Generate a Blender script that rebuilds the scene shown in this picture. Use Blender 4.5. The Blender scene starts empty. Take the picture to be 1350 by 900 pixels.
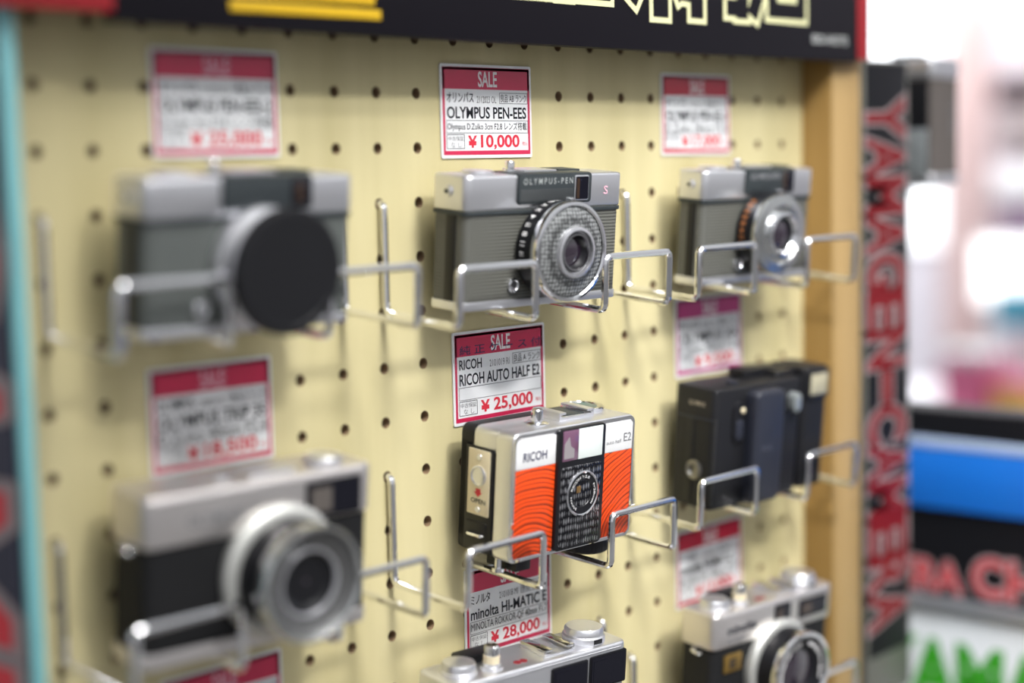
import bpy, bmesh, math, random
from mathutils import Vector, Matrix
random.seed(4)
S = 0.001                      # lengths below are millimetres
Z0 = 1.30                      # height of the pegboard's first hole row above the floor, metres
SC = bpy.context.scene
COL = SC.collection
PI = math.pi

# ------------------------------------------------------------------ camera
cd = bpy.data.cameras.new('camera')
cam = bpy.data.objects.new('camera', cd)
COL.objects.link(cam)
w = Vector((0.0879502879, -0.826172282, -0.0629707142))
Rw = Matrix.Rotation(w.length, 3, w.normalized())
R0 = Matrix(((1, 0, 0), (0, 0, -1), (0, 1, 0)))
RC = (Rw @ R0).transposed()    # columns: right, down, forward in world
rgt, dwn, fwd = RC.col[0], RC.col[1], RC.col[2]
M = Matrix((rgt, -dwn, -fwd)).transposed().to_4x4()
M.translation = Vector((-0.665008, -0.681398, -0.070649 + Z0))
cam.matrix_world = M
cd.sensor_width = 36.0
cd.lens = 36.0 * 2248.34 / 1350
cd.clip_start = 0.05
cd.dof.use_dof = True
cd.dof.focus_distance = 0.993
cd.dof.aperture_fstop = 1.8
SC.camera = cam
SC.view_settings.view_transform = 'Standard'
SC.view_settings.look = 'None'
SC.view_settings.gamma = 1
SC.view_settings.use_curve_mapping = False
SC.view_settings.exposure = 0.15

# ------------------------------------------------------------------ world and lamps
wd = bpy.data.worlds.new('shop_daylight')
SC.world = wd
wd.use_nodes = True
nt = wd.node_tree
bg = nt.nodes['Background']
tc = nt.nodes.new('ShaderNodeTexCoord')
sx = nt.nodes.new('ShaderNodeSeparateXYZ')
rp = nt.nodes.new('ShaderNodeValToRGB')
mr = nt.nodes.new('ShaderNodeMapRange')
mr.inputs['From Min'].default_value = -1
mr.inputs['From Max'].default_value = 1
nt.links.new(tc.outputs['Generated'], sx.inputs[0])
nt.links.new(sx.outputs['Z'], mr.inputs['Value'])
nt.links.new(mr.outputs[0], rp.inputs[0])
nt.links.new(rp.outputs[0], bg.inputs[0])
cr = rp.color_ramp
cr.elements[0].position = 0.0
cr.elements[0].color = (0.10, 0.10, 0.105, 1)
cr.elements[1].position = 1.0
cr.elements[1].color = (1.0, 1.03, 1.06, 1)
for pos, c in ((0.45, (0.34, 0.34, 0.35, 1)), (0.52, (0.86, 0.87, 0.91, 1)), (0.72, (1.0, 1.03, 1.08, 1))):
    e = cr.elements.new(pos)
    e.color = c
bg.inputs[1].default_value = 0.56

def area(name, loc, target, sx_, sy_, power, col=(1, 1, 1), spread=180):
    ld = bpy.data.lights.new(name, 'AREA')
    ld.shape = 'RECTANGLE'
    ld.size, ld.size_y, ld.energy, ld.color = sx_, sy_, power, col
    ld.spread = math.radians(spread)
    o = bpy.data.objects.new(name, ld)
    COL.objects.link(o)
    o.location = loc
    d = Vector(target) - Vector(loc)
    o.rotation_euler = d.to_track_quat('-Z', 'Y').to_euler()
    return o
AIM = (0.15, 0, Z0 - 0.30)
area('ceiling_lamp_near', (0.02, -1.50, Z0 - 0.10 + 1.50 * 0.90), AIM, 0.36, 0.14, 1.0, (1, 0.99, 0.97), 31)
area('ceiling_lamp_over', (-0.20, -1.25, Z0 - 0.10 + 1.25 * 1.18), AIM, 0.36, 0.14, 0.64, (1, 0.99, 0.97), 33)
area('added_overhead_fill', (0.15, -0.95, 2.95), (0.10, 0, Z0 - 0.35), 1.3, 0.5, 3.8, (1, 0.99, 0.98), 70)  # soft overhead fill, added so the header shades the board below it
area('added_wall_fill', (2.3, 0.95, 2.6), (3.3, 1.1, 1.2), 1.2, 0.5, 44, (0.97, 0.98, 1), 130)  # unseen fill, added to light the far wall to white
for i, (lx_, ly_) in enumerate(((-1.0, -2.3), (0.6, -2.3), (2.0, -1.9), (-0.6, -3.4))):
    area('added_reflection_strip', (lx_, ly_, 2.95), (lx_ * .3, 0, 0.9), 1.3, 0.16, 2.6, (0.97, 0.99, 1))  # strips added to give the chrome wires bright reflections
area('added_counter_fill', (-0.75, -1.30, 2.5), (0.62, -0.02, Z0 - 0.42), 0.2, 0.2, 0.55, (0.97, 0.98, 1), 24)  # fill added to brighten the sign side of the counter

# ------------------------------------------------------------------ materials
MATS = {}
def srgb(r, g, b):
    f = lambda c: c / 12.92 if c <= 0.04045 else ((c + 0.055) / 1.055) ** 2.4
    return (f(r / 255), f(g / 255), f(b / 255), 1)

def mat(name, col, rough=0.5, metal=0.0, bump=None, col2=None, cscale=None, cstretch=(1, 1, 1), spec=0.5, coat=0.0, emit=0.0, ramp=(0.35, 0.65)):
    """bump = (kind, scale, stretch, strength, distance mm)"""
    if name in MATS:
        return MATS[name]
    m = bpy.data.materials.new(name)
    m.use_nodes = True
    n = m.node_tree
    b = n.nodes['Principled BSDF']
    b.inputs['Base Color'].default_value = col
    b.inputs['Roughness'].default_value = rough
    b.inputs['Metallic'].default_value = metal
    b.inputs['Specular IOR Level'].default_value = spec
    b.inputs['Coat Weight'].default_value = coat
    b.inputs['Coat Roughness'].default_value = 0.05
    if emit:
        b.inputs['Emission Color'].default_value = col
        b.inputs['Emission Strength'].default_value = emit
    t = n.nodes.new('ShaderNodeTexCoord')
    def mapped(stretch):
        mp = n.nodes.new('ShaderNodeMapping')
        mp.inputs['Scale'].default_value = stretch
        n.links.new(t.outputs['Object'], mp.inputs[0])
        return mp.outputs[0]
    if col2 is not None:
        nz = n.nodes.new('ShaderNodeTexNoise')
        nz.inputs['Scale'].default_value = cscale
        nz.inputs['Detail'].default_value = 5
        n.links.new(mapped(cstretch), nz.inputs['Vector'])
        r = n.nodes.new('ShaderNodeValToRGB')
        r.color_ramp.elements[0].color = col
        r.color_ramp.elements[1].color = col2
        r.color_ramp.elements[0].position, r.color_ramp.elements[1].position = ramp
        n.links.new(nz.outputs[0], r.inputs[0])
        n.links.new(r.outputs[0], b.inputs['Base Color'])
    if bump:
        kind, sc, st, strength, dist = bump
        if kind == 'noise':
            x = n.nodes.new('ShaderNodeTexNoise')
            x.inputs['Detail'].default_value = 4
        elif kind == 'voronoi':
            x = n.nodes.new('ShaderNodeTexVoronoi')
        else:
            x = n.nodes.new('ShaderNodeTexWave')
            x.bands_direction = kind
        x.inputs['Scale'].default_value = sc
        n.links.new(mapped(st), x.inputs['Vector'])
        bp = n.nodes.new('ShaderNodeBump')
        bp.inputs['Strength'].default_value = strength
        bp.inputs['Distance'].default_value = dist * S
        n.links.new(x.outputs[0], bp.inputs['Height'])
        n.links.new(bp.outputs[0], b.inputs['Normal'])
    MATS[name] = m
    return m

def beads(name, scale, stretch, randomness, hi, lo, metal):
    m = mat(name, hi, 0.22, metal)
    n = m.node_tree
    b = n.nodes['Principled BSDF']
    t = n.nodes.new('ShaderNodeTexCoord')
    mp = n.nodes.new('ShaderNodeMapping')
    mp.inputs['Scale'].default_value = stretch
    v = n.nodes.new('ShaderNodeTexVoronoi')
    v.inputs['Scale'].default_value = scale
    v.inputs['Randomness'].default_value = randomness
    r = n.nodes.new('ShaderNodeValToRGB')
    r.color_ramp.elements[0].position, r.color_ramp.elements[0].color = 0.25, hi
    r.color_ramp.elements[1].position, r.color_ramp.elements[1].color = 0.62, lo
    bp = n.nodes.new('ShaderNodeBump')
    bp.invert = True
    bp.inputs['Strength'].default_value = 0.8
    bp.inputs['Distance'].default_value = 0.0006
    n.links.new(t.outputs['Object'], mp.inputs[0])
    n.links.new(mp.outputs[0], v.inputs['Vector'])
    n.links.new(v.outputs['Distance'], r.inputs[0])
    n.links.new(r.outputs[0], b.inputs['Base Color'])
    n.links.new(v.outputs['Distance'], bp.inputs['Height'])
    n.links.new(bp.outputs[0], b.inputs['Normal'])
    return m

BOARD = mat('pale_pegboard_wood', (0.51, 0.445, 0.235, 1), 0.55, 0, ('noise', 90, (1, 1, 0.05), 0.12, 0.3), (0.62, 0.548, 0.312, 1), 26, (1, 1, 0.07), spec=0.35)
AMBER = mat('amber_wood', (0.30, 0.175, 0.05, 1), 0.5, 0, ('noise', 60, (1, 1, 0.06), 0.1, 0.3), (0.34, 0.205, 0.065, 1), 40, (1, 1, 0.05), spec=0.35)
LITWOOD = mat('lit_edge_wood', (0.37, 0.24, 0.095, 1), 0.5, 0, None, (0.41, 0.275, 0.12, 1), 60, (1, 1, 0.05), spec=0.35)  # front edge of the amber panel, light on it painted paler
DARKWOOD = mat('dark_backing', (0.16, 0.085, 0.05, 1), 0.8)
CHROME = mat('chrome_wire', (0.90, 0.90, 0.92, 1), 0.13, 1.0)
CHROME2 = mat('polished_chrome', (0.86, 0.86, 0.88, 1), 0.10, 1.0)
SATIN = mat('satin_silver', (0.76, 0.76, 0.79, 1), 0.33, 0.90, ('noise', 900, (1, 1, 1), 0.06, 0.1))
SATINW = mat('warm_satin_silver', (0.74, 0.70, 0.685, 1), 0.34, 0.88, ('noise', 900, (1, 1, 1), 0.06, 0.1))
GREYTOP = mat('grey_painted_top', (0.34, 0.35, 0.36, 1), 0.42, 0.7)
RIBGREY = mat('grey_ribbed_leatherette', (0.098, 0.098, 0.085, 1), 0.5, 0, ('Z', 165, (1, 1, 1), 0.5, 0.5))
GREYLEATHER = mat('grey_leatherette', (0.098, 0.108, 0.102, 1), 0.55, 0, ('noise', 700, (1, 1, 1), 0.4, 0.3))
BLACKLEATHER = mat('black_leatherette', (0.009, 0.009, 0.010, 1), 0.6, 0, ('voronoi', 900, (1, 1, 1), 0.5, 0.3), spec=0.3)
BLACKP = mat('black_plastic', (0.008, 0.008, 0.010, 1), 0.34, 0, spec=0.35)
BLACKMATT = mat('matt_black_plastic', (0.008, 0.008, 0.010, 1), 0.48, 0, ('noise', 1200, (1, 1, 1), 0.15, 0.1), spec=0.35)
SLATE = mat('blue_black_plastic', (0.020, 0.022, 0.033, 1), 0.40, 0, spec=0.4)
RIBBLACK = mat('ribbed_black_plastic', (0.016, 0.016, 0.017, 1), 0.42, 0, ('X', 260, (1, 1, 1), 0.7, 0.6))
DARKGREY = mat('dark_grey_enamel', (0.038, 0.046, 0.050, 1), 0.4, 0.3)
RIBDARK = mat('dark_grey_ribs', (0.05, 0.055, 0.058, 1), 0.4, 0.3, ('Z', 420, (1, 1, 1), 0.7, 0.5))
GLASS = mat('dark_glass', (0.004, 0.004, 0.009, 1), 0.06, 0, spec=0.4)
GLASSGLINT = mat('brown_finder_glass_and_glint', (0.035, 0.018, 0.010, 1), 0.10, 0, coat=0.6)  # also colours the painted glints and reflections on finder panes
LENSGLASS = mat('coated_lens_glass', (0.020, 0.012, 0.022, 1), 0.04, 0, coat=1.0, spec=0.9)
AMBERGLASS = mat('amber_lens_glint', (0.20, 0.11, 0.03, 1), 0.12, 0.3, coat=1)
CELL = beads('bubbled_meter_cell', 430, (1, 1, 1), 0.25, (0.42, 0.43, 0.43, 1), (0.07, 0.072, 0.072, 1), 0.5)
SILVERCELL = mat('silver_lens_face', (0.66, 0.67, 0.66, 1), 0.24, 1.0)
FLANGE = mat('pale_satin_flange', (0.58, 0.58, 0.55, 1), 0.5, 0.65)
RINGGREY = mat('grey_lens_ring', (0.14, 0.14, 0.14, 1), 0.35, 0.6, ('voronoi', 700, (1, 1, 1), 0.6, 0.5))
BEADED = beads('silver_beaded_grille', 520, (1, 1, 0.42), 0.2, (0.55, 0.55, 0.58, 1), (0.012, 0.012, 0.015, 1), 0.6)
WHITEPLATE = mat('white_enamel', (0.80, 0.80, 0.80, 1), 0.3, 0, coat=0.3)
PURPLE = mat('purple_finder_glass', (0.16, 0.075, 0.13, 1), 0.12, 0, coat=0.8)
PALEGLINT = mat('pale_finder_reflection', (0.55, 0.50, 0.52, 1), 0.2, 0.6)  # reflection in the finder, painted as a pale patch
FROST = mat('frosted_white_window', (0.75, 0.80, 0.78, 1), 0.25, 0, coat=0.5)
CREAM = mat('cream_plate', (0.76, 0.66, 0.46, 1), 0.35, 0)
INK = mat('black_ink', (0.012, 0.014, 0.022, 1), 0.5)
NAVYINK = mat('navy_ink', (0.020, 0.020, 0.075, 1), 0.5)
GREYINK = mat('grey_ink', (0.20, 0.20, 0.21, 1), 0.5)
REDINK = mat('red_price_ink', (0.66, 0.025, 0.05, 1), 0.45)
TAGRED = mat('crimson_tag_print', (0.56, 0.018, 0.075, 1), 0.30, coat=0.25)
TAGMAG = mat('magenta_tag_print', (0.50, 0.022, 0.19, 1), 0.30, coat=0.25)
TAGDEEP = mat('deep_red_tag_print', (0.52, 0.008, 0.035, 1), 0.30, coat=0.25)
PAPER = mat('laminated_white_card', (0.80, 0.81, 0.82, 1), 0.28, coat=0.25)
WHITEINK = mat('white_print', (0.82, 0.80, 0.80, 1), 0.4)
PINKINK = mat('pale_pink_print', (0.72, 0.42, 0.50, 1), 0.4)
SIGNDARK = mat('charcoal_sign_face', (0.007, 0.006, 0.009, 1), 0.5, 0, ('noise', 40, (1, 1, 0.1), 0.05, 0.3), spec=0.14)
SIGNBLACK = mat('black_sign_face', (0.006, 0.006, 0.008, 1), 0.5, spec=0.2)
NAVY = mat('dark_navy_sign_face', (0.030, 0.030, 0.050, 1), 0.4)
SIGNRED = mat('red_sign_lettering', (0.17, 0.008, 0.012, 1), 0.5, spec=0.2)
HEADRED = mat('dark_red_header_end', (0.32, 0.012, 0.018, 1), 0.4)
SIGNPALE = mat('pale_letter_outline', (0.30, 0.24, 0.24, 1), 0.45)
CREAMLINE = mat('cream_yellow_outline', (0.72, 0.70, 0.40, 1), 0.45)
YELLOW = mat('yellow_lettering', (0.62, 0.38, 0.004, 1), 0.45)
FRAMEGREY = mat('olive_grey_sign_frame', (0.19, 0.19, 0.165, 1), 0.4, 0.5)
TEAL = mat('teal_edge_trim', (0.19, 0.46, 0.48, 1), 0.4)
BROWNLEATHER = mat('brown_grey_leatherette', (0.115, 0.098, 0.088, 1), 0.6, 0, ('noise', 600, (1, 1, 1), 0.4, 0.3))
BLUE = mat('bright_blue_band', (0.012, 0.19, 0.74, 1), 0.35)
BLUESHINE = mat('blue_band_shine', (0.50, 0.62, 0.86, 1), 0.35)  # highlight along the top of the blue band, painted in
GREEN = mat('green_sign_lettering', (0.05, 0.42, 0.025, 1), 0.45)
SIGNWHITE = mat('white_sign_face', (0.82, 0.86, 0.88, 1), 0.4)
LETRED = mat('bright_red_lettering', (0.66, 0.030, 0.045, 1), 0.45)
LETPINK = mat('pink_letter_outline', (0.62, 0.45, 0.46, 1), 0.45)
RAILGREY = mat('grey_metal_rail', (0.42, 0.45, 0.48, 1), 0.35, 0.6)

def orange_material(cx, cz):
    m = bpy.data.materials.new('orange_wave_panel')
    m.use_nodes = True
    n = m.node_tree
    b = n.nodes['Principled BSDF']
    b.inputs['Roughness'].default_value = 0.38
    t = n.nodes.new('ShaderNodeTexCoord')
    mp = n.nodes.new('ShaderNodeMapping')
    mp.inputs['Location'].default_value = (-cx * S, 0, -cz * S)
    n.links.new(t.outputs['Object'], mp.inputs[0])
    mp.inputs['Scale'].default_value = (1.0, 0.0, 1.0)
    wv = n.nodes.new('ShaderNodeTexWave')
    wv.wave_type = 'RINGS'
    wv.rings_direction = 'Y'
    wv.wave_profile = 'SAW'
    wv.inputs['Scale'].default_value = 30
    wv.inputs['Distortion'].default_value = 2.4
    wv.inputs['Detail'].default_value = 1.0
    wv.inputs['Detail Scale'].default_value = 1.0
    n.links.new(mp.outputs[0], wv.inputs['Vector'])
    r = n.nodes.new('ShaderNodeValToRGB')
    e = r.color_ramp.elements
    hi, lo, md = (0.78, 0.070, 0.006, 1), (0.030, 0.004, 0.002, 1), (0.22, 0.016, 0.003, 1)
    e[0].position, e[0].color = 0.0, lo
    e[1].position, e[1].color = 0.17, hi
    for pos, c in ((0.27, hi), (0.32, md), (0.38, hi), (0.52, hi), (0.57, lo), (0.65, hi), (0.78, hi), (0.81, md), (0.86, hi), (1.0, hi)):
        k = e.new(pos)
        k.color = c
    n.links.new(wv.outputs['Fac'], r.inputs[0])
    n.links.new(r.outputs[0], b.inputs['Base Color'])
    bp = n.nodes.new('ShaderNodeBump')
    bp.inputs['Strength'].default_value = 0.4
    bp.inputs['Distance'].default_value = 0.0006
    n.links.new(wv.outputs['Fac'], bp.inputs['Height'])
    n.links.new(bp.outputs[0], b.inputs['Normal'])
    return m
ORANGE_L, ORANGE_R = orange_material(16, -22), orange_material(112, -8)

# ------------------------------------------------------------------ mesh helpers
def rrect(x0, x1, y0, y1, r, n=5):
    r = min(r, (x1 - x0) / 2 - 1e-4, (y1 - y0) / 2 - 1e-4)
    pts = []
    for cx, cy, a0 in ((x1 - r, y0 + r, -PI / 2), (x1 - r, y1 - r, 0), (x0 + r, y1 - r, PI / 2), (x0 + r, y0 + r, PI)):
        for i in range(n + 1):
            a = a0 + PI / 2 * i / n
            pts.append((cx + r * math.cos(a), cy + r * math.sin(a)))
    return pts

TEXTS = {}
BOXES = {}
def glyphs(s, bold=0.0):
    """outline of a string as (verts, faces), x from 0 to 1 and y from 0 to 1"""
    k = (s, bold)
    if k in TEXTS:
        return TEXTS[k]
    c = bpy.data.curves.new('glyph', 'FONT')
    c.body = s
    c.size = 1
    c.offset = bold
    c.resolution_u = 3
    c.fill_mode = 'FRONT'
    o = bpy.data.objects.new('glyph', c)
    COL.objects.link(o)
    dg = bpy.context.evaluated_depsgraph_get()
    dg.update()
    me = bpy.data.meshes.new_from_object(o.evaluated_get(dg))
    vs = [tuple(v.co) for v in me.vertices]
    fs = [tuple(p.vertices) for p in me.polygons]
    bpy.data.objects.remove(o)
    bpy.data.curves.remove(c)
    bpy.data.meshes.remove(me)
    if not vs:
        TEXTS[k] = ([], [])
        return TEXTS[k]
    if bold:
        glyphs(s)
        x0, x1, y0, y1 = BOXES[s]
    else:
        x0, x1 = min(v[0] for v in vs), max(v[0] for v in vs)
        y0, y1 = min(v[1] for v in vs), max(v[1] for v in vs)
        BOXES[s] = (x0, x1, y0, y1)
    TEXTS[k] = ([((v[0] - x0) / (x1 - x0 + 1e-9), (v[1] - y0) / (y1 - y0 + 1e-9)) for v in vs], fs)
    return TEXTS[k]

class MB:
    def __init__(self):
        self.bm = bmesh.new()
    def merge(self, t, bev=0, seg=2, ang=30):
        bmesh.ops.recalc_face_normals(t, faces=t.faces[:])
        if bev:
            ed = [e for e in t.edges if len(e.link_faces) == 2 and e.calc_face_angle(0) > math.radians(ang)]
            if ed:
                bmesh.ops.bevel(t, geom=ed, offset=bev, offset_type='OFFSET', segments=seg, profile=0.5, affect='EDGES', clamp_overlap=True)
        me = bpy.data.meshes.new('tmp')
        t.to_mesh(me)
        t.free()
        self.bm.from_mesh(me)
        bpy.data.meshes.remove(me)
        return self
    def box(self, x0, x1, y0, y1, z0, z1, bev=0, seg=2):
        t = bmesh.new()
        bmesh.ops.create_cube(t, size=1)
        for v in t.verts:
            v.co = Vector((x0 + (v.co.x + .5) * (x1 - x0), y0 + (v.co.y + .5) * (y1 - y0), z0 + (v.co.z + .5) * (z1 - z0)))
        return self.merge(t, bev, seg)
    def prism(self, pts, axis, a0, a1, bev=0, seg=2, ang=30):
        t = bmesh.new()
        f = {'y': lambda p, a: (p[0], a, p[1]), 'z': lambda p, a: (p[0], p[1], a), 'x': lambda p, a: (a, p[0], p[1])}[axis]
        A = [t.verts.new(f(p, a0)) for p in pts]
        B = [t.verts.new(f(p, a1)) for p in pts]
        t.faces.new(A)
        t.faces.new(B[::-1])
        n = len(pts)
        for i in range(n):
            t.faces.new((A[i], A[(i + 1) % n], B[(i + 1) % n], B[i]))
        return self.merge(t, bev, seg, ang)
    def frame(self, outer, inner, axis, a0, a1):
        """a rim between two closed outlines of equal length"""
        t = bmesh.new()
        f = {'y': lambda p, a: (p[0], a, p[1]), 'z': lambda p, a: (p[0], p[1], a), 'x': lambda p, a: (a, p[0], p[1])}[axis]
        L = [[t.verts.new(f(p, a)) for p in q] for q in (outer, inner) for a in (a0, a1)]
        n = len(outer)
        for i in range(n):
            j = (i + 1) % n
            t.faces.new((L[0][i], L[0][j], L[1][j], L[1][i]))
            t.faces.new((L[2][i], L[2][j], L[3][j], L[3][i]))
            t.faces.new((L[0][i], L[0][j], L[2][j], L[2][i]))
            t.faces.new((L[1][i], L[1][j], L[3][j], L[3][i]))
        return self.merge(t)
    def lathe(self, prof, c, axis='-y', seg=48, teeth=0, depth=0.0):
        """prof: (radius, distance along axis)"""
        t = bmesh.new()
        ax = {'-y': lambda r, a, h: (c[0] + r * math.cos(a), c[1] - h, c[2] + r * math.sin(a)),
              'z': lambda r, a, h: (c[0] + r * math.cos(a), c[1] + r * math.sin(a), c[2] + h),
              '-z': lambda r, a, h: (c[0] + r * math.cos(a), c[1] + r * math.sin(a), c[2] - h),
              '-x': lambda r, a, h: (c[0] - h, c[1] + r * math.cos(a), c[2] + r * math.sin(a)),
              'x': lambda r, a, h: (c[0] + h, c[1] + r * math.cos(a), c[2] + r * math.sin(a))}[axis]
        rings = []
        for q in prof:
            r, h = q[0], q[1]
            kn = len(q) > 2 and teeth
            if r < 1e-6:
                rings.append([t.verts.new(ax(0, 0, h))])
            else:
                rings.append([t.verts.new(ax(r - (depth if kn and (i * teeth * 2 // seg) % 2 else 0), 2 * PI * i / seg, h)) for i in range(seg)])
        for a, b in zip(rings, rings[1:]):
            for i in range(seg):
                j = (i + 1) % seg
                if len(a) == 1 and len(b) == 1:
                    continue
                if len(a) == 1:
                    t.faces.new((a[0], b[i], b[j]))
                elif len(b) == 1:
                    t.faces.new((a[i], a[j], b[0]))
                else:
                    t.faces.new((a[i], a[j], b[j], b[i]))
        return self.merge(t)
    def tube(self, pts, r, fillet=4.0, seg=10, n=5):
        P = [Vector(p) for p in pts]
        path = [P[0]]
        for i in range(1, len(P) - 1):
            a, b, c = P[i - 1], P[i], P[i + 1]
            d1, d2 = (a - b).normalized(), (c - b).normalized()
            f = min(fillet, (a - b).length * .45, (c - b).length * .45)
            p0, p2 = b + d1 * f, b + d2 * f
            for k in range(n + 1):
                u = k / n
                path.append(p0 * (1 - u) ** 2 + b * 2 * u * (1 - u) + p2 * u ** 2)
        path.append(P[-1])
        t = bmesh.new()
        prev = None
        rings = []
        for i, p in enumerate(path):
            d = (path[min(i + 1, len(path) - 1)] - path[max(i - 1, 0)]).normalized()
            if prev is None:
                up = Vector((0.3, 0.2, 1)) if abs(d.z) < .9 else Vector((1, 0.2, 0))
                nn = (up - d * up.dot(d)).normalized()
            else:
                nn = (prev - d * prev.dot(d)).normalized()
            prev = nn
            bb = d.cross(nn)
            rings.append([t.verts.new(p + r * (math.cos(2 * PI * k / seg) * nn + math.sin(2 * PI * k / seg) * bb)) for k in range(seg)])
        for a, b in zip(rings, rings[1:]):
            for k in range(seg):
                t.faces.new((a[k], a[(k + 1) % seg], b[(k + 1) % seg], b[k]))
        t.faces.new(rings[0][::-1])
        t.faces.new(rings[-1])
        return self.merge(t)
    def text(self, s, fn, bold=0.0):
        vs, fs = glyphs(s, bold)
        V = [self.bm.verts.new(fn(*v)) for v in vs]
        for f in fs:
            try:
                self.bm.faces.new([V[i] for i in f])
            except ValueError:
                pass
        return self
    def textf(self, s, x0, x1, z0, z1, y, bold=0.0):
        """print facing the viewer, fitted into a rectangle"""
        return self.text(s, lambda u, v: (x0 + u * (x1 - x0), y, z0 + v * (z1 - z0)), bold)
    def build(self, name, m, parent=None, ang=35, flat=False):
        for v in self.bm.verts:
            v.co *= S
        me = bpy.data.meshes.new(name)
        self.bm.to_mesh(me)
        self.bm.free()
        me.materials.append(m)
        if not flat:
            for p in me.polygons:
                p.use_smooth = True
            me.set_sharp_from_angle(angle=math.radians(ang))
        o = bpy.data.objects.new(name, me)
        COL.objects.link(o)
        if parent:
            o.parent = parent
        return o

def thing(name, label, cat, loc=(0, 0, 0), rot=(0, 0, 0), group=None):
    o = bpy.data.objects.new(name, None)
    COL.objects.link(o)
    o.empty_display_size = 0.01
    o.location = (loc[0] * S, loc[1] * S, loc[2] * S + Z0)
    o.rotation_euler = rot
    o['label'] = label
    o['category'] = cat
    if group:
        o['group'] = group
    return o

def tag(o, label, cat, group=None):
    o['label'] = label
    o['category'] = cat
    if group:
        o['group'] = group
    return o

def world(o, x=0, y=0, z=0):
    o.location = (x * S, y * S, z * S + Z0)
    return o

# ------------------------------------------------------------------ setting
def structure(o):
    o['kind'] = 'structure'
    return o
fl = MB().box(-2500, 4200, -3200, 3000, -60, 0).build('floor', mat('grey_floor', (0.33, 0.32, 0.31, 1), 0.4, 0, None, (0.38, 0.37, 0.36, 1), 3), None)
structure(fl)
wl = MB().box(3300, 3400, -1500, 3000, 0, 3000).build('wall_right', mat('white_wall', (0.66, 0.63, 0.68, 1), 0.7), None)
structure(wl)

# ------------------------------------------------------------------ display stand with its pegboard
stand = thing('display_stand', 'pale wooden pegboard display stand with amber side panel and teal edge, holding the cameras', 'display stand')
def pegboard():
    t = bmesh.new()
    n, rad, half, thick = 20, 3.15, 15.0, 6.0
    rim = [(math.cos(2 * PI * (i + .5) / n), math.sin(2 * PI * (i + .5) / n)) for i in range(n)]
    cols, rows = range(-8, 13), range(-2, 17)
    def V(x, y, z):
        return t.verts.new((x, y, z))
    for c in cols:
        for r_ in rows:
            cx, cz = c * 30.0, -r_ * 30.0
            A = [V(cx + rad * 1.0 * a, 0, cz + rad * b) for a, b in rim]
            B = [V(cx + rad * a, thick, cz + rad * b) for a, b in rim]
            O = []
            for a, b in rim:
                k = half / max(abs(a), abs(b))
                O.append(V(cx + a * k, 0, cz + b * k))
            K = [V(cx + half * sx_, 0, cz + half * sz) for sx_, sz in ((1, 1), (-1, 1), (-1, -1), (1, -1))]
            for i in range(n):
                j = (i + 1) % n
                f = [A[i], A[j], O[j], O[i]]
                q = {2: 0, 7: 1, 12: 2, 17: 3}.get(i)
                if q is not None:
                    f = [A[i], A[j], O[j], K[q], O[i]]
                t.faces.new(f[::-1])
                t.faces.new((A[i], A[j], B[j], B[i]))
    def quad(x0, x1, z0, z1):
        t.faces.new((V(x0, 0, z0), V(x1, 0, z0), V(x1, 0, z1), V(x0, 0, z1)))
    quad(-264, -255, -495, 75)
    quad(375, 386, -495, 75)
    bmesh.ops.remove_doubles(t, verts=t.verts[:], dist=0.01)
    m = MB()
    me = bpy.data.meshes.new('tmp')
    t.to_mesh(me)
    t.free()
    m.bm.from_mesh(me)
    return m
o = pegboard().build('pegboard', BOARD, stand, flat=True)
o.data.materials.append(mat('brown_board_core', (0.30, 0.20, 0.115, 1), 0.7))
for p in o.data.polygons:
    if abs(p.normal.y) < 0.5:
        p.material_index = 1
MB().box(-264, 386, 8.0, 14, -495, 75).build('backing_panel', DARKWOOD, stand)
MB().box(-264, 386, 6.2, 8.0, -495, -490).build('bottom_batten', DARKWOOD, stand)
MB().box(386, 423, -24, 60, -495, 75, 0.8).build('side_panel', AMBER, stand)
MB().box(386.5, 423.5, -25.2, -24, -495, 75, 0.3).build('lit_front_edge', LITWOOD, stand)
MB().box(-271, -264, -22, 130, -495, 75, 0.5).build('side_panel', NAVY, stand)
MB().box(-270.6, -263.2, -25.5, -22, -495, 75, 0.8).build('edge_trim', TEAL, stand)
MB().box(-271, 423.5, -25.2, 10, 36, 75, .5).build('unseen_light_stop', AMBER, stand)  # unseen board, added to block light leaking in behind the header
MB().box(423.5, 500, -12, 130, -495, -2, 1).build('sign_post', mat('grey_post', (0.20, 0.20, 0.18, 1), 0.5), stand)
MB().box(-271, 500, -24, 400, -1300, -495, 2).build('cabinet_base', AMBER, stand)

# header sign across the top
hd = thing('header_sign', 'charcoal header sign with cream outlined characters along the top of the stand', 'sign', (0, 0, 0))
MB().box(-219, 404, -35, -25.4, -3, 118, 0.4).build('sign_board', SIGNDARK, hd)
MB().box(-285, -219, -35.2, -25.6, 1.0, 118, 0.4).build('red_end', HEADRED, hd)
MB().box(404, 420, -35.2, -25.6, -1, 118, 0.4).build('red_end', HEADRED, hd)
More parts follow.
